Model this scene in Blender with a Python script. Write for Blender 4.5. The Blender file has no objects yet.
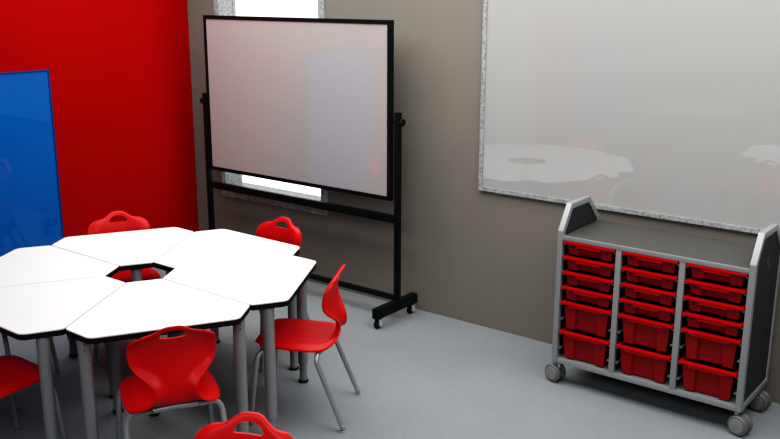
import bpy, bmesh, math, random
from mathutils import Vector, Matrix
random.seed(7)
scene = bpy.context.scene
col = scene.collection
PI = math.pi
R = math.radians

# ------------------------------------------------------------------ materials
def new_mat(name):
    m = bpy.data.materials.new(name); m.use_nodes = True
    nt = m.node_tree
    return m, nt, nt.nodes['Principled BSDF']

def mat(name, rgb, rough=0.5, metal=0.0, spec=0.5, ior=None, noise=0.0, nscale=40.0, bump=0.0, bscale=200.0, coat=0.0):
    m, nt, b = new_mat(name)
    b.inputs['Base Color'].default_value = (*rgb, 1)
    b.inputs['Roughness'].default_value = rough
    b.inputs['Metallic'].default_value = metal
    b.inputs['Specular IOR Level'].default_value = spec
    if ior: b.inputs['IOR'].default_value = ior
    if coat:
        b.inputs['Coat Weight'].default_value = coat; b.inputs['Coat Roughness'].default_value = 0.03
    tc = nt.nodes.new('ShaderNodeTexCoord')
    if noise > 0:
        n = nt.nodes.new('ShaderNodeTexNoise'); n.inputs['Scale'].default_value = nscale; n.inputs['Detail'].default_value = 4
        r = nt.nodes.new('ShaderNodeValToRGB')
        r.color_ramp.elements[0].position = 0.3; r.color_ramp.elements[1].position = 0.7
        r.color_ramp.elements[0].color = (*[c * (1 - noise) for c in rgb], 1)
        r.color_ramp.elements[1].color = (*[min(1, c * (1 + noise)) for c in rgb], 1)
        nt.links.new(tc.outputs['Object'], n.inputs['Vector']); nt.links.new(n.outputs['Fac'], r.inputs['Fac'])
        nt.links.new(r.outputs['Color'], b.inputs['Base Color'])
    if bump > 0:
        n = nt.nodes.new('ShaderNodeTexNoise'); n.inputs['Scale'].default_value = bscale
        bp = nt.nodes.new('ShaderNodeBump'); bp.inputs['Strength'].default_value = bump; bp.inputs['Distance'].default_value = 0.002
        nt.links.new(tc.outputs['Object'], n.inputs['Vector']); nt.links.new(n.outputs['Fac'], bp.inputs['Height'])
        nt.links.new(bp.outputs['Normal'], b.inputs['Normal'])
    return m

def floor_mat():
    m, nt, b = new_mat('floor_mat')
    b.inputs['Roughness'].default_value = 0.55
    b.inputs['Specular IOR Level'].default_value = 0.3
    tc = nt.nodes.new('ShaderNodeTexCoord')
    big = nt.nodes.new('ShaderNodeTexNoise'); big.inputs['Scale'].default_value = 1.3; big.inputs['Detail'].default_value = 5
    fine = nt.nodes.new('ShaderNodeTexNoise'); fine.inputs['Scale'].default_value = 38; fine.inputs['Detail'].default_value = 3
    fine.inputs['Roughness'].default_value = 0.7
    r1 = nt.nodes.new('ShaderNodeValToRGB')
    r1.color_ramp.elements[0].position = 0.3; r1.color_ramp.elements[0].color = (0.203, 0.221, 0.233, 1)
    r1.color_ramp.elements[1].position = 0.75; r1.color_ramp.elements[1].color = (0.233, 0.253, 0.267, 1)
    r2 = nt.nodes.new('ShaderNodeValToRGB')
    r2.color_ramp.elements[0].position = 0.30; r2.color_ramp.elements[0].color = (0.87, 0.87, 0.87, 1)
    r2.color_ramp.elements[1].position = 0.48; r2.color_ramp.elements[1].color = (1, 1, 1, 1)
    mx = nt.nodes.new('ShaderNodeMixRGB'); mx.blend_type = 'MULTIPLY'; mx.inputs['Fac'].default_value = 1
    for t in (big, fine): nt.links.new(tc.outputs['Object'], t.inputs['Vector'])
    nt.links.new(big.outputs['Fac'], r1.inputs['Fac']); nt.links.new(fine.outputs['Fac'], r2.inputs['Fac'])
    nt.links.new(r1.outputs['Color'], mx.inputs['Color1']); nt.links.new(r2.outputs['Color'], mx.inputs['Color2'])
    nt.links.new(mx.outputs['Color'], b.inputs['Base Color'])
    return m

def speckle_mat():
    m, nt, b = new_mat('speckled_metal')
    b.inputs['Roughness'].default_value = 0.45; b.inputs['Metallic'].default_value = 0.0
    tc = nt.nodes.new('ShaderNodeTexCoord')
    v = nt.nodes.new('ShaderNodeTexVoronoi'); v.inputs['Scale'].default_value = 75
    r = nt.nodes.new('ShaderNodeValToRGB')
    r.color_ramp.elements[0].position = 0.0; r.color_ramp.elements[0].color = (0.20, 0.205, 0.21, 1)
    r.color_ramp.elements[1].position = 1.0; r.color_ramp.elements[1].color = (0.40, 0.415, 0.42, 1)
    s = nt.nodes.new('ShaderNodeSeparateColor')
    nt.links.new(tc.outputs['Object'], v.inputs['Vector']); nt.links.new(v.outputs['Color'], s.inputs['Color'])
    nt.links.new(s.outputs['Red'], r.inputs['Fac']); nt.links.new(r.outputs['Color'], b.inputs['Base Color'])
    return m

def glass_mat():
    m, nt, b = new_mat('window_glass')
    b.inputs['Base Color'].default_value = (1, 1, 1, 1); b.inputs['Roughness'].default_value = 0.0
    b.inputs['Transmission Weight'].default_value = 1.0; b.inputs['IOR'].default_value = 1.02
    return m

M = dict(
    wall=mat('grey_wall_paint', (0.190, 0.175, 0.153), 0.6, spec=0.25, noise=0.02, nscale=6),
    red_wall=mat('red_wall_paint', (0.33, 0.0004, 0.0004), 0.7, spec=0.03, noise=0.02, nscale=5),
    white_paint=mat('white_paint', (0.75, 0.73, 0.70), 0.6, spec=0.2),
    ceiling=mat('ceiling_paint', (0.35, 0.35, 0.35), 0.8, spec=0.1),
    floor=floor_mat(),
    speckle=speckle_mat(),
    glass=glass_mat(),
    laminate=mat('white_laminate', (0.77, 0.77, 0.77), 0.45, spec=0.3),
    edge=mat('black_edge_band', (0.006, 0.006, 0.0065), 0.5, spec=0.15),
    table_leg=mat('grey_leg_paint', (0.25, 0.255, 0.265), 0.35, metal=0.35, noise=0.03, nscale=60),
    table_leg_low=mat('grey_inner_leg_paint', (0.27, 0.275, 0.285), 0.3, metal=0.4),
    hole=mat('dark_peg_hole', (0.012, 0.012, 0.013), 0.6),
    black_plastic=mat('black_plastic', (0.006, 0.006, 0.007), 0.45, spec=0.2),
    chair_red=mat('red_polypropylene', (0.55, 0.003, 0.004), 0.40, spec=0.22, bump=0.05, bscale=900),
    chair_tube=mat('silver_tube', (0.33, 0.335, 0.345), 0.32, metal=0.5),
    glide=mat('bright_glide', (0.55, 0.54, 0.52), 0.25, metal=0.8),
    board_frame=mat('black_powder_coat', (0.0045, 0.006, 0.006), 0.45, spec=0.15),
    mobile_white=mat('mobile_board_enamel', (0.415, 0.395, 0.39), 0.02, spec=0.5, ior=2.15),
    wall_white=mat('wall_board_enamel', (0.375, 0.373, 0.369), 0.01, spec=0.5, ior=1.75),
    blue_glass=mat('blue_back_painted_glass', (0.0, 0.092, 0.36), 0.03, spec=0.5, ior=1.42),
    blue_edge=mat('blue_glass_edge', (0.0, 0.035, 0.16), 0.15),
    cab_silver=mat('silver_cabinet_frame', (0.30, 0.308, 0.314), 0.42, metal=0.3, noise=0.03, nscale=90),
    cab_dark=mat('charcoal_panel', (0.034, 0.038, 0.041), 0.5, spec=0.25),
    cab_top=mat('grey_laminate_top', (0.062, 0.061, 0.058), 0.6, spec=0.3, noise=0.04, nscale=120),
    cab_inside=mat('dark_cabinet_lining', (0.022, 0.023, 0.024), 0.7),
    runner=mat('grey_runner', (0.16, 0.165, 0.17), 0.45),
    badge=mat('badge_plastic', (0.075, 0.082, 0.086), 0.3),
    badge_dark=mat('badge_dark_plastic', (0.012, 0.014, 0.015), 0.4),  # darker bars of the badge
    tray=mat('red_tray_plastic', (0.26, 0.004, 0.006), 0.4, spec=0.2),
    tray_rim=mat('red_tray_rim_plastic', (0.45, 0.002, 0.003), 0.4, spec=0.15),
    caster_grey=mat('grey_caster_plastic', (0.12, 0.122, 0.124), 0.45),
    caster_hub=mat('grey_caster_hub', (0.20, 0.203, 0.206), 0.42),
    chrome=mat('chrome', (0.55, 0.55, 0.55), 0.25, metal=0.4),
    desk_top=mat('pale_desk_laminate', (0.62, 0.62, 0.61), 0.5),
    desk_panel=mat('grey_desk_panel', (0.20, 0.20, 0.205), 0.6),
)

# ------------------------------------------------------------------ mesh helpers
class MB:
    def __init__(self): self.v = []; self.f = []
    def add(self, vs, fs):
        o = len(self.v); self.v += [tuple(p) for p in vs]; self.f += [tuple(i + o for i in f) for f in fs]; return self
    def box(self, x0, x1, y0, y1, z0, z1):
        vs = [(x, y, z) for x in (x0, x1) for y in (y0, y1) for z in (z0, z1)]
        return self.add(vs, [(0, 1, 3, 2), (4, 6, 7, 5), (0, 4, 5, 1), (2, 3, 7, 6), (0, 2, 6, 4), (1, 5, 7, 3)])
    def prism(self, poly, z0, z1, axes='xyz'):
        n = len(poly)
        def mk(a, b, c):
            d = dict(zip(axes, (a, b, c))); return (d['x'], d['y'], d['z'])
        vs = [mk(a, b, z0) for a, b in poly] + [mk(a, b, z1) for a, b in poly]
        fs = [tuple(range(n))[::-1], tuple(range(n, 2 * n))] + [(i, (i + 1) % n, n + (i + 1) % n, n + i) for i in range(n)]
        return self.add(vs, fs)
    def ring(self, outer, inner, z0, z1, axes='xyz'):
        n = len(outer)
        def mk(a, b, c):
            d = dict(zip(axes, (a, b, c))); return (d['x'], d['y'], d['z'])
        vs = [mk(a, b, z) for z in (z0, z1) for L in (outer, inner) for a, b in L]
        O0, I0, O1, I1 = 0, n, 2 * n, 3 * n
        fs = []
        for i in range(n):
            j = (i + 1) % n
            fs += [(O0 + i, O0 + j, O1 + j, O1 + i), (I0 + j, I0 + i, I1 + i, I1 + j), (O1 + i, O1 + j, I1 + j, I1 + i), (O0 + j, O0 + i, I0 + i, I0 + j)]
        return self.add(vs, fs)
    def lathe(self, prof, n=24, at=(0, 0, 0), axis='z'):
        vs = []; fs = []
        for r, h in prof:
            for k in range(n):
                a = 2 * PI * k / n
                p = {'z': (r * math.cos(a), r * math.sin(a), h), 'x': (h, r * math.cos(a), r * math.sin(a)), 'y': (r * math.sin(a), h, r * math.cos(a))}[axis]
                vs.append((p[0] + at[0], p[1] + at[1], p[2] + at[2]))
        m = len(prof)
        for i in range(m - 1):
            for k in range(n):
                fs.append((i * n + k, i * n + (k + 1) % n, (i + 1) * n + (k + 1) % n, (i + 1) * n + k))
        fs.append(tuple(range(n))[::-1]); fs.append(tuple((m - 1) * n + k for k in range(n)))
        return self.add(vs, fs)
    def tube(self, pts, r, n=14):
        pts = [Vector(p) for p in pts]; m = len(pts)
        rad = r if isinstance(r, (list, tuple)) else [r] * m
        T = [(pts[min(i + 1, m - 1)] - pts[max(i - 1, 0)]).normalized() for i in range(m)]
        u = T[0].orthogonal().normalized(); vs = []; fs = []
        for i in range(m):
            if i: u = (T[i - 1].rotation_difference(T[i]) @ u)
            u = (u - T[i] * u.dot(T[i])).normalized(); w = T[i].cross(u)
            for k in range(n):
                a = 2 * PI * k / n; vs.append(pts[i] + (u * math.cos(a) + w * math.sin(a)) * rad[i])
        for i in range(m - 1):
            for k in range(n):
                fs.append((i * n + k, i * n + (k + 1) % n, (i + 1) * n + (k + 1) % n, (i + 1) * n + k))
        fs.append(tuple(range(n))[::-1]); fs.append(tuple((m - 1) * n + k for k in range(n)))
        return self.add(vs, fs)
    def build(self, name, material, parent=None, smooth=True, bevel=0.0, angle=35, loc=None):
        me = bpy.data.meshes.new(name); me.from_pydata(self.v, [], self.f)
        bm = bmesh.new(); bm.from_mesh(me)
        bmesh.ops.recalc_face_normals(bm, faces=bm.faces)
        if bevel > 0:
            es = [e for e in bm.edges if len(e.link_faces) == 2 and e.calc_face_angle() > R(30)]
            bmesh.ops.bevel(bm, geom=es, offset=bevel, segments=2, profile=0.6, affect='EDGES', clamp_overlap=True)
        bm.to_mesh(me); bm.free()
        for p in me.polygons: p.use_smooth = smooth
        if smooth: me.set_sharp_from_angle(angle=R(angle))
        me.materials.append(material)
        o = bpy.data.objects.new(name, me); col.objects.link(o)
        if parent: o.parent = parent
        if loc: o.location = loc
        return o

def fillet(pts, rads, n=8):
    """polyline with rounded corners"""
    pts = [Vector(p) for p in pts]; out = [pts[0]]
    for i in range(1, len(pts) - 1):
        a = (pts[i - 1] - pts[i]); b = (pts[i + 1] - pts[i]); r = rads[i - 1]
        d = min(r, a.length * .49, b.length * .49)
        p0 = pts[i] + a.normalized() * d; p1 = pts[i] + b.normalized() * d
        for k in range(n + 1):
            t = k / n; out.append(p0 * (1 - t) ** 2 + pts[i] * 2 * t * (1 - t) + p1 * t * t)
    out.append(pts[-1]); return out

def empty(name, loc, rz=0.0):
    o = bpy.data.objects.new(name, None); col.objects.link(o)
    o.empty_display_size = 0.1
    o.location = loc; o.rotation_euler = (0, 0, rz); return o

def tag(o, label, cat, group=None, kind=None):
    o['label'] = label; o['category'] = cat
    if group: o['group'] = group
    if kind: o['kind'] = kind
    return o

def struct(o): o['kind'] = 'structure'; return o

def copy_tree(o, parent=None):
    kids = list(o.children)
    c = o.copy(); col.objects.link(c); c.parent = parent
    for k in kids: copy_tree(k, c)
    return c

# ------------------------------------------------------------------ layout (metres; camera stands at x=0, y=0)
D, XL, XR, YF, HC = 4.9407, -5.9105, 3.6, -4.7, 2.95   # back wall y, left wall x, right wall x, front wall y, ceiling
TH = 0.20

# ------------------------------------------------------------------ room shell
WX0, WX1, WZ0, WZ1 = -5.562, -4.475, 0.625, 2.60       # window opening in the back wall
b = MB()
b.box(XL - TH, WX0, D, D + TH, 0, HC); b.box(WX1, XR + TH, D, D + TH, 0, HC)
b.box(WX0, WX1, D, D + TH, 0, WZ0); b.box(WX0, WX1, D, D + TH, WZ1, HC)
struct(b.build('wall_back', M['wall'], smooth=False))
struct(MB().box(XL - TH, XL, YF, D, 0, HC).build('wall_left', M['red_wall'], smooth=False))
struct(MB().box(XL - TH, XR + TH, YF - TH, YF, 0, HC).build('wall_front', M['wall'], smooth=False))
struct(MB().box(XR, XR + TH, YF, D, 0, HC).build('wall_right', M['wall'], smooth=False))
struct(MB().box(XL - TH, XR + TH, YF - TH, D + TH, -0.1, 0).build('floor', M['floor'], smooth=False))
struct(MB().box(XL - TH, XR + TH, YF - TH, D + TH, HC, HC + 0.1).build('ceiling', M['ceiling'], smooth=False))
struct(MB().box(XL, XL + 0.06, -0.85, 0.55, 0, HC).build('trim_1', M['white_paint'], smooth=False))   # pale wall panel, seen mirrored in the whiteboard

# window: speckled metal frame and deep reveal, pane set back
win = struct(empty('window_1', (0, 0, 0)))
fo = [(WX0 - 0.02, WZ0 - 0.068), (WX1 + 0.055, WZ0 - 0.068), (WX1 + 0.055, WZ1 + 0.05), (WX0 - 0.02, WZ1 + 0.05)]
fi = [(WX0 + 0.003, WZ0 + 0.003), (WX1 - 0.003, WZ0 + 0.003), (WX1 - 0.003, WZ1 - 0.003), (WX0 + 0.003, WZ1 - 0.003)]
b = MB().ring(fo, fi, D - 0.012, D + 0.001, axes='xzy')
b.build('window_frame', M['speckle'], win, smooth=False)
fi2 = [(x * 1.0 + s * 0.012, z + t * 0.012) for (x, z), (s, t) in zip(fi, ((1, 1), (-1, 1), (-1, -1), (1, -1)))]
MB().ring([(WX0, WZ0), (WX1, WZ0), (WX1, WZ1), (WX0, WZ1)], fi2, D + 0.0015, D + TH - 0.01, axes='xzy').build('window_reveal', M['speckle'], win, smooth=False)
MB().box(fi2[0][0], fi2[1][0], D + 0.155, D + 0.161, fi2[0][1], fi2[2][1]).build('window_pane', M['glass'], win, smooth=False)

# ------------------------------------------------------------------ wall whiteboard
wb = tag(empty('whiteboard', (-3.08, D, 0.942)), 'large glossy whiteboard with speckled metal trim on the grey wall above the tray cabinet', 'whiteboard')
WW, WH = 3.7, 1.50
MB().box(0.02, WW - 0.02, -0.016, 0, 0.02, WH - 0.02).build('writing_surface', M['wall_white'], wb, smooth=False)
fr = 0.026
MB().ring([(0, 0), (WW, 0), (WW, WH), (0, WH)], [(fr, fr), (WW - fr, fr), (WW - fr, WH - fr), (fr, WH - fr)], -0.024, 0, axes='xzy').build('frame', M['speckle'], wb, smooth=False)

# ------------------------------------------------------------------ blue glass boards
def blue_board(x, y0, y1, z0, z1, label, stand):
    o = tag(empty('glass_board', (x, (y0 + y1) / 2, 0)), label, 'glass board', 'blue glass boards by the red wall')
    h = (y1 - y0) / 2
    e = 0.013
    MB().box(-0.012, -0.004, -h + e, h - e, z0 + e, z1 - e).build('glass_sheet', M['blue_glass'], o, smooth=False)
    MB().ring([(-h, z0), (h, z0), (h, z1), (-h, z1)], [(-h + e, z0 + e), (h - e, z0 + e), (h - e, z1 - e), (-h + e, z1 - e)], -0.024, 0.0, axes='yzx').build('edge_frame', M['blue_edge'], o, smooth=False)
    MB().box(-0.023, -0.0125, -h + e, h - e, z0 + e, z1 - e).build('back_panel', M['blue_edge'], o, smooth=False)
    if stand:
        for s in (-1, 1):
            MB().box(-0.036, -0.0245, s * (h - .15) - .02, s * (h - .15) + .02, 0.05, z0 + 0.6).build('post', M['board_frame'], o, bevel=0.002)
            MB().box(-0.24, 0.18, s * (h - .15) - .025, s * (h - .15) + .025, 0.0, 0.05).build('foot', M['board_frame'], o, bevel=0.003)
    return o
blue_board(-5.525, 2.505, 3.417, 0.20, 1.69, 'glossy blue glass board standing before the red wall at the left edge', True)
blue_board(XL + 0.026, -4.1, -2.2, 0.15, 1.78, 'blue glass board on the far red wall, seen only mirrored in the whiteboard', False)

# ------------------------------------------------------------------ wedge tables
ZT = 0.74
RH, RS, DA, WA, GAP = 0.182, 0.8465, 0.8958, 0.3333, 0.0025
def offset_poly(poly, d):
    """inward offset of a convex ccw polygon"""
    n = len(poly); out = []
    for i in range(n):
        p0, p1, p2 = Vector(poly[i - 1]), Vector(poly[i]), Vector(poly[(i + 1) % n])
        e1 = (p1 - p0).normalized(); e2 = (p2 - p1).normalized()
        n1 = Vector((-e1.y, e1.x)); n2 = Vector((-e2.y, e2.x))
        bis = (n1 + n2).normalized(); k = d / max(0.2, bis.dot(n1)); out.append(tuple(p1 + bis * k))
    return out
s30, c30 = 0.5, math.cos(PI / 6)
WEDGE = [(RH * c30, -RH * s30), (RS * c30, -RS * s30), (DA, -WA), (DA, WA), (RS * c30, RS * s30), (RH * c30, RH * s30)]   # x outward from the cluster centre
def round_corners(poly, rads, k=4):
    out = []; n = len(poly)
    for i in range(n):
        a, b, c = Vector(poly[i - 1]), Vector(poly[i]), Vector(poly[(i + 1) % n]); r = rads[i]
        p0 = b + (a - b).normalized() * r; p1 = b + (c - b).normalized() * r
        for j in range(k + 1):
            t = j / k; out.append(tuple(p0 * (1 - t) ** 2 + b * 2 * t * (1 - t) + p1 * t * t))
    return out
def make_table():
    t = empty('wedge_table', (0, 0, 0))
    P = round_corners(offset_poly(WEDGE, GAP), [.004, .018, .03, .03, .018, .004])
    MB().prism(P, ZT - 0.032, ZT - 0.004).build('edge_band', M['edge'], t, smooth=False, bevel=0.002)
    MB().prism(offset_poly(P, 0.0003), ZT - 0.0055, ZT).build('tabletop', M['laminate'], t, smooth=False, bevel=0.0006)
    for (lx, ly) in ((0.797, 0.348), (0.797, -0.348), (0.202, 0.0)):
        leg = MB().lathe([(0.0265, 0.115), (0.029, 0.118), (0.029, ZT - 0.0325)], 24, (lx, ly, 0)).build('leg', M['table_leg'], t)
        MB().lathe([(0.023, 0.012), (0.023, 0.115)], 24, (lx, ly, 0)).build('inner_tube', M['table_leg_low'], leg)
        MB().lathe([(0.026, 0.0), (0.029, 0.004), (0.029, 0.014), (0.022, 0.018), (0.022, 0.02)], 24, (lx, ly, 0)).build('foot_cap', M['black_plastic'], leg)
        # pin holes: a pair near the top facing out, a column facing the cluster centre
        for a, z in [(0.0, 0.66), (0.0, 0.685)] + [(PI, 0.42 + 0.04 * k) for k in range(6)]:
            MB().lathe([(0.0038, -0.0015), (0.0038, 0.0015)], 10, (lx + 0.0288 * math.cos(a), ly, z), axis='x').build('pin_hole', M['hole'], leg, smooth=False)
    return t

# ------------------------------------------------------------------ chairs
def smooth01(t): t = max(0.0, min(1.0, t)); return t * t * (3 - 2 * t)
ROWS = [  # y (forward), z, half width, dish, flange
    (0.238, 0.410, 0.100, .000, .000), (0.238, 0.428, 0.118, .000, .002), (0.228, 0.445, 0.148, .002, .008), (0.202, 0.452, 0.182, .005, .018), (0.160, 0.453, 0.206, .010, .026), (0.080, 0.447, 0.212, .014, .028),
    (0.000, 0.440, 0.214, .016, .028), (-0.075, 0.436, 0.211, .016, .028), (-0.130, 0.437, 0.199, .014, .026), (-0.160, 0.446, 0.162, .012, .024),
    (-0.174, 0.468, 0.116, .010, .032), (-0.179, 0.500, 0.090, .010, .038), (-0.178, 0.535, 0.086, .014, .038), (-0.174, 0.570, 0.116, .026, .034),
    (-0.168, 0.605, 0.158, .044, .030), (-0.163, 0.640, 0.184, .052, .028), (-0.161, 0.675, 0.190, .054, .030), (-0.163, 0.710, 0.192, .050, .030), (-0.168, 0.742, 0.190, .042, .028), (-0.175, 0.770, 0.179, .032, .024),
    (-0.181, 0.783, 0.157, .020, .020), (-0.186, 0.788, 0.138, .012, .014), (-0.194, 0.787, 0.128, .008, .006)]
SS = [-1, -.97, -.90, -.80, -.68, -.54, -.38, -.24, -.12, 0, .12, .24, .38, .54, .68, .80, .90, .97, 1]
def shell_mesh():
    n = len(ROWS); vs = []; fs = []
    for i, (y, z, w, dish, fl) in enumerate(ROWS):
        a = ROWS[max(i - 1, 0)]; c = ROWS[min(i + 1, n - 1)]
        ty, tz = c[0] - a[0], c[1] - a[1]; L = math.hypot(ty, tz) or 1
        # sitter-side normal: rotate the travelling direction (front->back->up) towards up / forward
        ny, nz = tz / L, -ty / L
        if i == n - 1: ny, nz = ROWS[i - 2][0] and 0.9, 0.2
        for s in SS:
            x = s * w
            d = dish * abs(s) ** 2.2
            s0 = .38 if .46 < z < .58 else .70 if z < .62 else .74
            d -= fl * smooth01((abs(s) - s0) / (1.02 - s0))
            bump = 0.0
            if z > 0.70:
                bump = (1 - smooth01((abs(x) - 0.022) / 0.072)) * smooth01((z - 0.70) / 0.075)
            vs.append((x, y + ny * d - 0.024 * bump, z + nz * d * (0.0 if z > .73 else 1) + 0.033 * bump - 0.016 * smooth01((abs(x) - 0.05) / 0.13) * smooth01((z - 0.70) / 0.08)))
    m = len(SS)
    for i in range(n - 1):
        for j in range(m - 1):
            fs.append((i * m + j, i * m + j + 1, (i + 1) * m + j + 1, (i + 1) * m + j))
    me = bpy.data.meshes.new('shell_tmp'); me.from_pydata(vs, [], fs)
    bm = bmesh.new(); bm.from_mesh(me); bmesh.ops.recalc_face_normals(bm, faces=bm.faces); bm.to_mesh(me); bm.free()
    o = bpy.data.objects.new('shell_tmp', me); col.objects.link(o)
    sub = o.modifiers.new('s', 'SUBSURF'); sub.levels = 2
    so = o.modifiers.new('t', 'SOLIDIFY'); so.thickness = 0.010; so.offset = 0
    # hand hole cutter: flat bottom, arched top
    poly = []
    for k in range(17):
        a = PI * k / 16; poly.append((0.056 * math.cos(a) * (1 - .10 * math.sin(a)), 0.763 + 0.005 + 0.034 * math.sin(a) ** .8))
    poly += [(-0.054, 0.765), (-0.047, 0.762), (0.047, 0.762), (0.054, 0.765)]
    cut = MB().prism(poly, -0.30, -0.10, axes='xzy').build('cut_tmp', M['chair_red'], smooth=False)
    bo = o.modifiers.new('b', 'BOOLEAN'); bo.object = cut; bo.operation = 'DIFFERENCE'; bo.solver = 'EXACT'
    dg = bpy.context.evaluated_depsgraph_get(); ev = o.evaluated_get(dg)
    full = bpy.data.meshes.new_from_object(ev)
    bpy.data.objects.remove(o); bpy.data.objects.remove(cut)
    for p in full.polygons: p.use_smooth = True
    full.set_sharp_from_angle(angle=R(50))
    return full
FULL = shell_mesh()
def sub_mesh(name, keep):
    """faces of the moulded shell for one part, keeping the shell's smooth normals"""
    cn = [tuple(c.vector) for c in FULL.corner_normals]
    vmap = {}; vs = []; fs = []; nr = []
    for p in FULL.polygons:
        if not keep(p.center): continue
        f = []
        for li in p.loop_indices:
            vi = FULL.loops[li].vertex_index
            if vi not in vmap: vmap[vi] = len(vs); vs.append(tuple(FULL.vertices[vi].co))
            f.append(vmap[vi]); nr.append(cn[li])
        fs.append(f)
    me = bpy.data.meshes.new(name); me.from_pydata(vs, [], fs)
    for p in me.polygons: p.use_smooth = True
    me.normals_split_custom_set(nr)
    me.materials.append(M['chair_red'])
    return me
SEAT_ME = sub_mesh('seat', lambda c: c.z <= 0.485)
BACK_ME = sub_mesh('backrest', lambda c: c.z > 0.485)

def make_chair():
    t = empty('school_chair', (0, 0, 0))
    for nm, me in (('seat', SEAT_ME), ('backrest', BACK_ME)):
        o = bpy.data.objects.new(nm, me); col.objects.link(o); o.parent = t
    r = 0.0132
    def u_frame(yf, yt, yc, zc, xt, rise):
        for s in (-1, 1):
            path = fillet([(s * 0.225, yf, 0.022), (s * xt, yt, zc - 0.012), (s * 0.10, yc, zc + rise * .6)], [0.06], 10)
            leg = MB().tube(path, r).build('leg', M['chair_tube'], t)
            d = (Vector(path[1]) - Vector(path[0])).normalized()
            x, y = s * 0.225, yf
            MB().lathe([(0.0142, 0.018), (0.0142, 0.036), (0.0125, 0.038)], 14, (x, y, 0)).build('end_cap', M['chair_tube'], leg)
            MB().lathe([(0.0145, 0), (0.016, 0.003), (0.015, 0.008), (0.006, 0.012), (0.006, 0.020)], 14, (x, y, 0)).build('glide', M['glide'], leg)
        pts = [(x, yc, zc + rise * (1 - .4 * (abs(x) / .10))) for x in (-.10, -.06, 0, .06, .10)]
        MB().tube(pts, r).build('crossbar', M['chair_tube'], t)
    u_frame(-0.240, -0.092, -0.140, 0.414, 0.210, 0.010)
    u_frame(0.245, 0.208, 0.130, 0.410, 0.208, 0.004)
    for s in (-1, 1):
        MB().tube([(s * .075, -.135, .409), (s * .075, 0, .417), (s * .075, .12, .410)], 0.009).build('seat_rail', M['chair_tube'], t)
    return t

# ------------------------------------------------------------------ place tables and chairs
C1 = (-3.8868, 2.8346); CR = 0.897
TG, CG = 'white wedge desks joined into a ring', 'red school chairs around the ring of desks'
table0 = make_table(); chair0 = make_chair()
first = {'t': True, 'c': True}
def put_table(c, deg, label, group):
    if first['t']: o = table0; first['t'] = False
    else: o = copy_tree(table0)
    o.location = (c[0], c[1], 0); o.rotation_euler = (0, 0, R(deg)); return tag(o, label, 'desk', group)
def put_chair(c, deg, label, group, rad=CR, turn=0):
    if first['c']: o = chair0; first['c'] = False
    else: o = copy_tree(chair0)
    o.location = (c[0] + rad * math.cos(R(deg)), c[1] + rad * math.sin(R(deg)), 0)
    o.rotation_euler = (0, 0, R(deg + 90 + turn)); return tag(o, label, 'chair', group)
for deg, lab in ((-30, 'white wedge desk at the ring front, over the red chair seen from behind'),
                 (30, 'white wedge desk at the right of the ring, pointing at the side-on red chair'),
                 (90, 'white wedge desk of the ring nearest the mobile board and grey wall'),
                 (150, 'white wedge desk at the far side of the ring, before the red wall'),
                 (210, 'white wedge desk at the left of the ring, in front of the blue glass board'),
                 (270, 'white wedge desk at lower left of the ring, over the red seat')):
    put_table(C1, deg, lab, TG)
for deg, lab in ((-30, 'red plastic chair seen from behind, tucked under the front desk of the ring'),
                 (30, 'red plastic chair seen side-on to the right of the ring of desks'),
                 (90, 'red plastic chair behind the ring, its back against the mobile board and grey wall'),
                 (150, 'red plastic chair behind the ring, its back showing before the red wall'),
                 (210, 'red plastic chair hidden behind the left desk, by the blue glass board'),
                 (270, 'red plastic chair at the left edge, only its seat showing beneath the desk')):
    put_chair(C1, deg, lab, CG)
# a second ring stands nearer the camera: only one chair back reaches the picture, the rest shows mirrored in the whiteboard
C2 = (-1.641, 0.900)
for deg, lab in ((113, 'second ring white wedge desk, nearest the whiteboard, seen only mirrored in it'),
                 (173, 'second ring white wedge desk whose pointed corner shows mirrored above the red stool'),
                 (53, 'second ring white wedge desk, right of the mirrored red chair, out of the picture')):
    put_table(C2, deg, lab, 'white wedge desks of the second ring')
put_chair(C2, 113, 'red plastic chair cut off by the photo bottom, only its back top showing', CG, rad=CR)

# red stool by the second ring (mirrored in the whiteboard)
st = tag(empty('stool', (-2.62, 1.28, 0)), 'round red stool on a dark column, seen only mirrored in the whiteboard', 'stool')
MB().lathe([(0.13, 0.425), (0.160, 0.432), (0.168, 0.447), (0.160, 0.462), (0.12, 0.468)], 32).build('seat', M['chair_red'], st)
MB().lathe([(0.15, 0.0), (0.15, 0.02), (0.10, 0.06), (0.055, 0.12), (0.05, 0.40), (0.09, 0.425)], 32).build('column', M['desk_panel'], st)

# long table far behind (mirrored in the whiteboard)
lt = tag(empty('long_table', (-4.2, -1.75, 0)), 'long pale table with rounded end, seen only mirrored in the whiteboard', 'table')
lt.rotation_euler = (0, 0, R(-12))
poly = [(0.75, -0.38), (0.75, 0.38)] + [(-0.45 - 0.38 * math.sin(PI * k / 14), 0.38 * math.cos(PI * k / 14)) for k in range(15)]
MB().prism(poly, 0.71, 0.74).build('tabletop', M['desk_top'], lt, smooth=False, bevel=0.003)
MB().box(-0.30, 0.62, -0.02, 0.02, 0.02, 0.71).build('front_panel', M['desk_panel'], lt, smooth=False)
for x in (-0.32, 0.62):
    MB().box(x, x + 0.03, -0.28, 0.28, 0.0, 0.71).build('end_panel', M['desk_panel'], lt, smooth=False)

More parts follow.
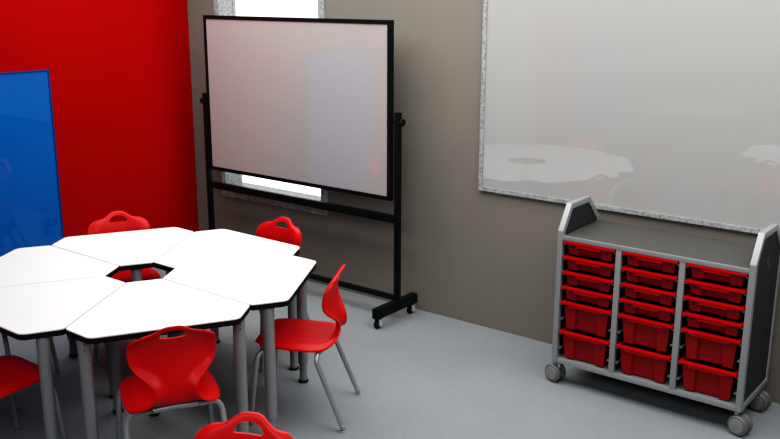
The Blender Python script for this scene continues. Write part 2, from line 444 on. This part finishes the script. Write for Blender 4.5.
# ------------------------------------------------------------------ mobile whiteboard
mb = tag(empty('mobile_whiteboard', (-3.595, 4.685, 0)), 'tall double-sided whiteboard in a black rolling frame, standing before the window', 'whiteboard')
SL = -1.850                                     # left post, along local x
zb_, zt_ = 0.835, 2.022
BX0, BX1 = SL + 0.030, -0.018
def tube_box(x0, x1, y0, y1, z0, z1, name, parent=mb, bev=0.003):
    return MB().box(x0, x1, y0, y1, z0, z1).build(name, M['board_frame'], parent, bevel=bev)
panel = MB().box(BX0 + 0.025, BX1 - 0.025, -0.010, 0.010, zb_ + 0.02, zt_ - 0.02).build('board_panel', M['mobile_white'], mb, smooth=False)
MB().ring([(BX0, zb_), (BX1, zb_), (BX1, zt_), (BX0, zt_)],
          [(BX0 + 0.027, zb_ + 0.028), (BX1 - 0.032, zb_ + 0.028), (BX1 - 0.032, zt_ - 0.028), (BX0 + 0.027, zt_ - 0.028)], -0.016, 0.016, axes='xzy').build('board_frame', M['board_frame'], mb, smooth=False, bevel=0.002)
PXR = 0.030                                     # right post centre
for x, s in ((SL, -1), (PXR, 1)):
    tube_box(x - 0.018, x + 0.018, -0.018, 0.018, 0.12, 1.432, 'post')
    MB().lathe([(0.008, -0.075), (0.008, 0.02)] if s > 0 else [(0.008, -0.02), (0.008, 0.075)], 14, (x, 0, 1.37), axis='x').build('pivot_pin', M['board_frame'], mb)
    kx = x + s * 0.018
    MB().lathe([(0.012, 0), (0.024, 0.008), (0.027, 0.016), (0.024, 0.026), (0.012, 0.030)] if s > 0 else [(0.012, -0.030), (0.024, -0.026), (0.027, -0.016), (0.024, -0.008), (0.012, 0)], 10, (kx, 0, 1.37), axis='x').build('knob', M['board_frame'], mb, angle=25)
    foot = tube_box(x - 0.025, x + 0.025, -0.245, 0.205, 0.072, 0.142, 'foot')
    for y in (-0.205, 0.165):
        cs = MB().box(x - 0.024, x - 0.018, y - 0.020, y + 0.012, 0.022, 0.072).box(x + 0.018, x + 0.024, y - 0.020, y + 0.012, 0.022, 0.072).box(x - 0.024, x + 0.024, y - 0.02, y + 0.02, 0.066, 0.0718).build('caster', M['chrome'], mb, smooth=False)
        MB().lathe([(0.022, -0.014), (0.029, -0.010), (0.029, 0.010), (0.022, 0.014)], 20, (x, y - 0.012, 0.029), axis='x').build('wheel', M['black_plastic'], cs)
tube_box(SL + 0.018, PXR - 0.018, -0.014, 0.014, 0.684, 0.738, 'crossbar')
tube_box(SL + 0.018, PXR - 0.018, -0.014, 0.014, 0.138, 0.172, 'lower_bar')

# ------------------------------------------------------------------ tray cabinet
CX0, CX1, CY0, CY1, CZ0, CZS = -2.236, -1.164, 4.411, 4.886, 0.131, 0.888
cab = tag(empty('tray_cabinet', ((CX0 + CX1) / 2, (CY0 + CY1) / 2, 0)), 'silver rolling storage cabinet with three columns of red trays, beneath the whiteboard', 'cabinet')
ox, oy = (CX0 + CX1) / 2, (CY0 + CY1) / 2
W2, D2 = (CX1 - CX0) / 2, (CY1 - CY0) / 2
ST = 0.032     # side panel thickness
side = [(-D2, CZ0), (-D2, 0.912), (-D2 + 0.092, 1.056), (D2 - 0.150, 1.056), (D2, 0.912), (D2, CZ0)]
side_ccw = side[::-1]
inner = offset_poly(side_ccw, 0.034)
for s in (-1, 1):
    xa, xb = (-W2, -W2 + ST) if s < 0 else (W2 - ST, W2)
    fr_ = MB().ring(side_ccw, inner, xa, xb, axes='yzx').build('side_frame', M['cab_silver'], cab, smooth=True, bevel=0.004)
    MB().prism(offset_poly(side_ccw, 0.030), xa + 0.007, xb - 0.007, axes='yzx').build('inset_panel', M['cab_dark'], fr_, smooth=False)
    # small slanted two-bar badge on the outer face
    xo = (xb - 0.0072) if s > 0 else (xa + 0.0072)
    bx = (xo - 0.0002, xo + 0.0022) if s > 0 else (xo - 0.0022, xo + 0.0002)
    yb0, zb0 = 0.0, 0.865
    bars = MB()
    bars.prism([(yb0 - .020, zb0 - .004), (yb0 - .006, zb0 + .012), (yb0 - .002, zb0 + .036), (yb0 - .016, zb0 + .020)], bx[0], bx[1], axes='yzx')
    bars.prism([(yb0 + .004, zb0 - .036), (yb0 + .018, zb0 - .020), (yb0 + .020, zb0 + .006), (yb0 + .006, zb0 - .010)], bx[0], bx[1], axes='yzx')
    bars.build('badge', M['badge'], cab, smooth=False)
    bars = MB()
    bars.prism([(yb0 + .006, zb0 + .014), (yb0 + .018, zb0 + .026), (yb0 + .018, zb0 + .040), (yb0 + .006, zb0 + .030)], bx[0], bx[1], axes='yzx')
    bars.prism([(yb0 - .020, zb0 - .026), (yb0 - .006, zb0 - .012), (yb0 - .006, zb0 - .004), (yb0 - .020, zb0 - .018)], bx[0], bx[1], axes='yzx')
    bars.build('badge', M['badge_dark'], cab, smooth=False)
XI0, XI1 = -W2 + ST, W2 - ST
MB().box(XI0, XI1, -D2 + 0.012, D2 - 0.004, CZS - 0.020, CZS).build('top_shelf', M['cab_top'], cab, smooth=False)
MB().box(XI0, XI1, -D2 + 0.001, -D2 + 0.0115, CZS - 0.024, CZS + 0.001).build('top_rail', M['cab_silver'], cab, bevel=0.002)
MB().box(XI0, XI1, -D2 + 0.003, D2 - 0.004, CZ0, CZ0 + 0.030).build('bottom_shelf', M['cab_silver'], cab, bevel=0.003)
MB().box(XI0, XI1, D2 - 0.016, D2 - 0.005, CZ0 + 0.031, CZS - 0.021).build('back_panel', M['cab_inside'], cab, smooth=False)
DV = 0.032
colw = (XI1 - XI0 - 2 * DV) / 3
cols = []
for k in range(3):
    x0 = XI0 + k * (colw + DV); cols.append((x0, x0 + colw))
for k in range(2):
    xd = cols[k][1]
    d = MB().box(xd, xd + DV, -D2 + 0.003, -D2 + 0.030, CZ0 + 0.0305, CZS - 0.0245).build('divider', M['cab_silver'], cab, bevel=0.002)
    MB().box(xd + 0.008, xd + DV - 0.008, -D2 + 0.030, D2 - 0.017, CZ0 + 0.0305, CZS - 0.0205).build('divider_panel', M['cab_inside'], d, smooth=False)
# casters
def caster(x, y, rz):
    e = empty('caster', (x, y, 0), rz); e.parent = cab
    MB().box(-0.026, 0.026, -0.028, 0.028, 0.1235, 0.1305).build('mounting_plate', M['caster_grey'], e, bevel=0.001)
    MB().lathe([(0.013, 0.062), (0.013, 0.124)], 16).build('stem', M['chrome'], e)
    hood = MB()
    pr = [(0.022 + 0.05 * math.cos(a), 0.054 + 0.05 * math.sin(a)) for a in [PI * k / 12 for k in range(-1, 14)]]
    hood.prism([(u, z) for u, z in pr], -0.009, 0.009, axes='xzy').build('hood', M['caster_grey'], e, bevel=0.002)
    for s in (-1, 1):
        prof = [(0.030, 0.011), (0.050, 0.011), (0.054, 0.016), (0.054, 0.030), (0.049, 0.036), (0.041, 0.037)]
        if s < 0: prof = [(r_, -h) for r_, h in prof][::-1]
        wh = MB().lathe(prof, 28, (0.022, 0, 0.054), axis='y').build('wheel', M['caster_grey'], e)
        hp = [(0.039, 0.036), (0.038, 0.041), (0.022, 0.0425)]
        if s < 0: hp = [(r_, -h) for r_, h in hp][::-1]
        MB().lathe(hp, 24, (0.022, 0, 0.054), axis='y').build('hub', M['caster_hub'], wh)
caster(-W2 + 0.028, -D2 + 0.040, R(166)); caster(W2 - 0.028, -D2 + 0.040, R(-14))
caster(-W2 + 0.028, D2 - 0.080, R(168)); caster(W2 - 0.034, D2 - 0.085, R(-12))
# trays
PIT = 0.0885
z_rim0 = CZS - 0.026                        # top of the first rim
rows = [(z_rim0 - PIT * k, 0.066) for k in range(4)] + [(z_rim0 - PIT * 4, 0.150), (z_rim0 - PIT * 6, 0.150)]
for (x0, x1) in cols:
    for zt, h in rows:
        zs = [zt] if h < 0.1 else [zt, zt - PIT]
        for zz in zs:
            for (xa, xb) in ((x0, x0 + 0.016), (x1 - 0.016, x1)):
                MB().box(xa, xb, -D2 + 0.012, D2 - 0.03, zz - 0.026, zz - 0.0185).build('tray_runner', M['runner'], cab, smooth=False)
def make_tray(w, h, name):
    """tray in a space w wide; origin at the front centre of its bottom"""
    t = empty(name, (0, 0, 0))
    hw = w / 2 - 0.006; bt = w / 2 - 0.024; bb = bt - (0.010 if h < .1 else 0.016); L = 0.40
    xs = [-1, -.46, -.38, .38, .46, 1]
    y0, yr = 0.018, 0.015
    yo = [y0, y0 - .002, y0 + yr, y0 + yr, y0 - .002, y0]
    slant = [0, .0, .05, -.05, 0, 0]
    bm_ = MB(); vs = []
    for z, half, sl in ((0.0, bb, 1), (h, bt, 0)):
        for k, x in enumerate(xs): 
            xx = x + (0.05 * (1 if x > 0 else -1) * sl * (2.6 if h > .1 else 1.8) if 0 < k < 5 else 0)
            vs.append((xx * half, yo[k] + (0.010 if sl else 0), z))
        vs.append((half, L, z)); vs.append((-half, L, z))
    n = 8
    fs = [(i, (i + 1) % n, n + (i + 1) % n, n + i) for i in range(n)] + [tuple(range(n))[::-1]]
    # inner skin
    vi = [(x * 0.985, y + (0.004 if y < .2 else -0.004), z + (0.004 if z == 0 else 0)) for x, y, z in vs]
    fs2 = [tuple(i + 2 * n for i in f)[::-1] for f in fs]
    rim = [(n + i, n + (i + 1) % n, 3 * n + (i + 1) % n, 3 * n + i) for i in range(n)]
    bm_.add(vs + vi, fs + fs2 + rim).build('body', M['tray'], t, smooth=False)
    rb = MB().ring([(-hw, 0.0), (hw, 0.0), (hw, L + 0.012), (-hw, L + 0.012)], [(-bt + .004, 0.030), (bt - .004, 0.030), (bt - .004, L - .004), (-bt + .004, L - .004)], h - 0.002, h + 0.012)
    rb.build('rim', M['tray_rim'], t, bevel=0.003)
    lip = MB(); q = 0.50 * bt if h < .1 else 0.72 * bt
    lip.prism([(-q - .012, h - .0025), (-q, h - (.016 if h < .1 else .014)), (q, h - (.016 if h < .1 else .014)), (q + .012, h - .0025)], 0.003, 0.012, axes='xzy')
    lip.build('grip_lip', M['tray_rim'], t, smooth=False, bevel=0.0015)
    if h < .1:
        for s in (-1, 1):
            MB().lathe([(0.004, -0.002), (0.004, 0.004)], 10, (s * bt * .78, y0 - .0005, h - .016), axis='y').build('stop_dimple', M['hole'], t, smooth=False)
    return t
tray_s = make_tray(colw, 0.062, 'shallow_tray'); tray_d = make_tray(colw, 0.148, 'deep_tray')
used = {'s': False, 'd': False}
cn = ('left', 'middle', 'right'); rn = ('top', 'second', 'third', 'fourth')
for c, (x0, x1) in enumerate(cols):
    for r_, (zt, h) in enumerate(rows):
        kind = 's' if h < .1 else 'd'; proto = tray_s if kind == 's' else tray_d
        o = proto if not used[kind] else copy_tree(proto); used[kind] = True
        hh = 0.062 if kind == 's' else 0.148
        o.location = (ox + (x0 + x1) / 2, CY0 - 0.004, zt - 0.0125 - hh)
        if kind == 's':
            lab = 'shallow red tray, %s in the %s column of the silver cabinet' % (('topmost' if r_ == 0 else rn[r_] + ' from the top'), cn[c])
        else:
            lab = 'deep red bin, %s of its two, in the %s column of the silver cabinet' % (('upper' if r_ == 4 else 'lower'), cn[c])
        tag(o, lab, 'tray', 'shallow red trays in the cabinet' if kind == 's' else 'deep red bins in the cabinet')

# ------------------------------------------------------------------ camera (fitted to the photograph)
f_px, yaw, pitch, roll, hcam = 903.2159, -0.6591, 0.2479, 0.0027, 2.2031
fw = Vector((math.sin(yaw) * math.cos(pitch), math.cos(yaw) * math.cos(pitch), -math.sin(pitch)))
rt = Vector((math.cos(yaw), -math.sin(yaw), 0)); up = rt.cross(fw)
r2 = rt * math.cos(roll) + up * math.sin(roll); u2 = up * math.cos(roll) - rt * math.sin(roll)
cd = bpy.data.cameras.new('camera'); cam = bpy.data.objects.new('camera', cd); col.objects.link(cam)
cam.matrix_world = Matrix(((r2.x, u2.x, -fw.x, 0), (r2.y, u2.y, -fw.y, 0), (r2.z, u2.z, -fw.z, hcam), (0, 0, 0, 1)))
cd.sensor_width = 36; cd.sensor_fit = 'HORIZONTAL'; cd.lens = 36 * f_px / 780; cd.clip_start = 0.05
scene.camera = cam

# ------------------------------------------------------------------ light
def area(name, loc, sx, sy, power, rot=(0, 0, 0), color=(1, 1, 1)):
    l = bpy.data.lights.new(name, 'AREA'); l.shape = 'RECTANGLE'; l.size = sx; l.size_y = sy; l.energy = power; l.color = color
    o = bpy.data.objects.new(name, l); col.objects.link(o); o.location = loc; o.rotation_euler = rot; return o
area('ceiling_light', (-2.35, 3.72, HC - 0.03), 6.6, 2.15, 205, color=(1.0, 0.99, 0.97))
area('room_light', (-0.9, -0.2, HC - 0.03), 4.0, 2.2, 125, color=(0.97, 0.99, 1.0))
w = bpy.data.worlds.new('world'); scene.world = w; w.use_nodes = True
bg = w.node_tree.nodes['Background']; bg.inputs['Color'].default_value = (1, 1, 1, 1); bg.inputs['Strength'].default_value = 2.0

scene.view_settings.view_transform = 'Standard'
scene.view_settings.look = 'None'
scene.view_settings.exposure = 0.0
vs_ = scene.view_settings
vs_.use_curve_mapping = True
cm = vs_.curve_mapping; cv = cm.curves[3]
for x_, y_ in ((0.03, 0.015), (0.10, 0.080), (0.25, 0.245), (0.6, 0.62)): cv.points.new(x_, y_)
cm.update()
scene.cycles.use_denoising = True
scene.cycles.max_bounces = 8
scene.cycles.diffuse_bounces = 1
try: scene.cycles.denoising_prefilter = 'ACCURATE'
except Exception: pass
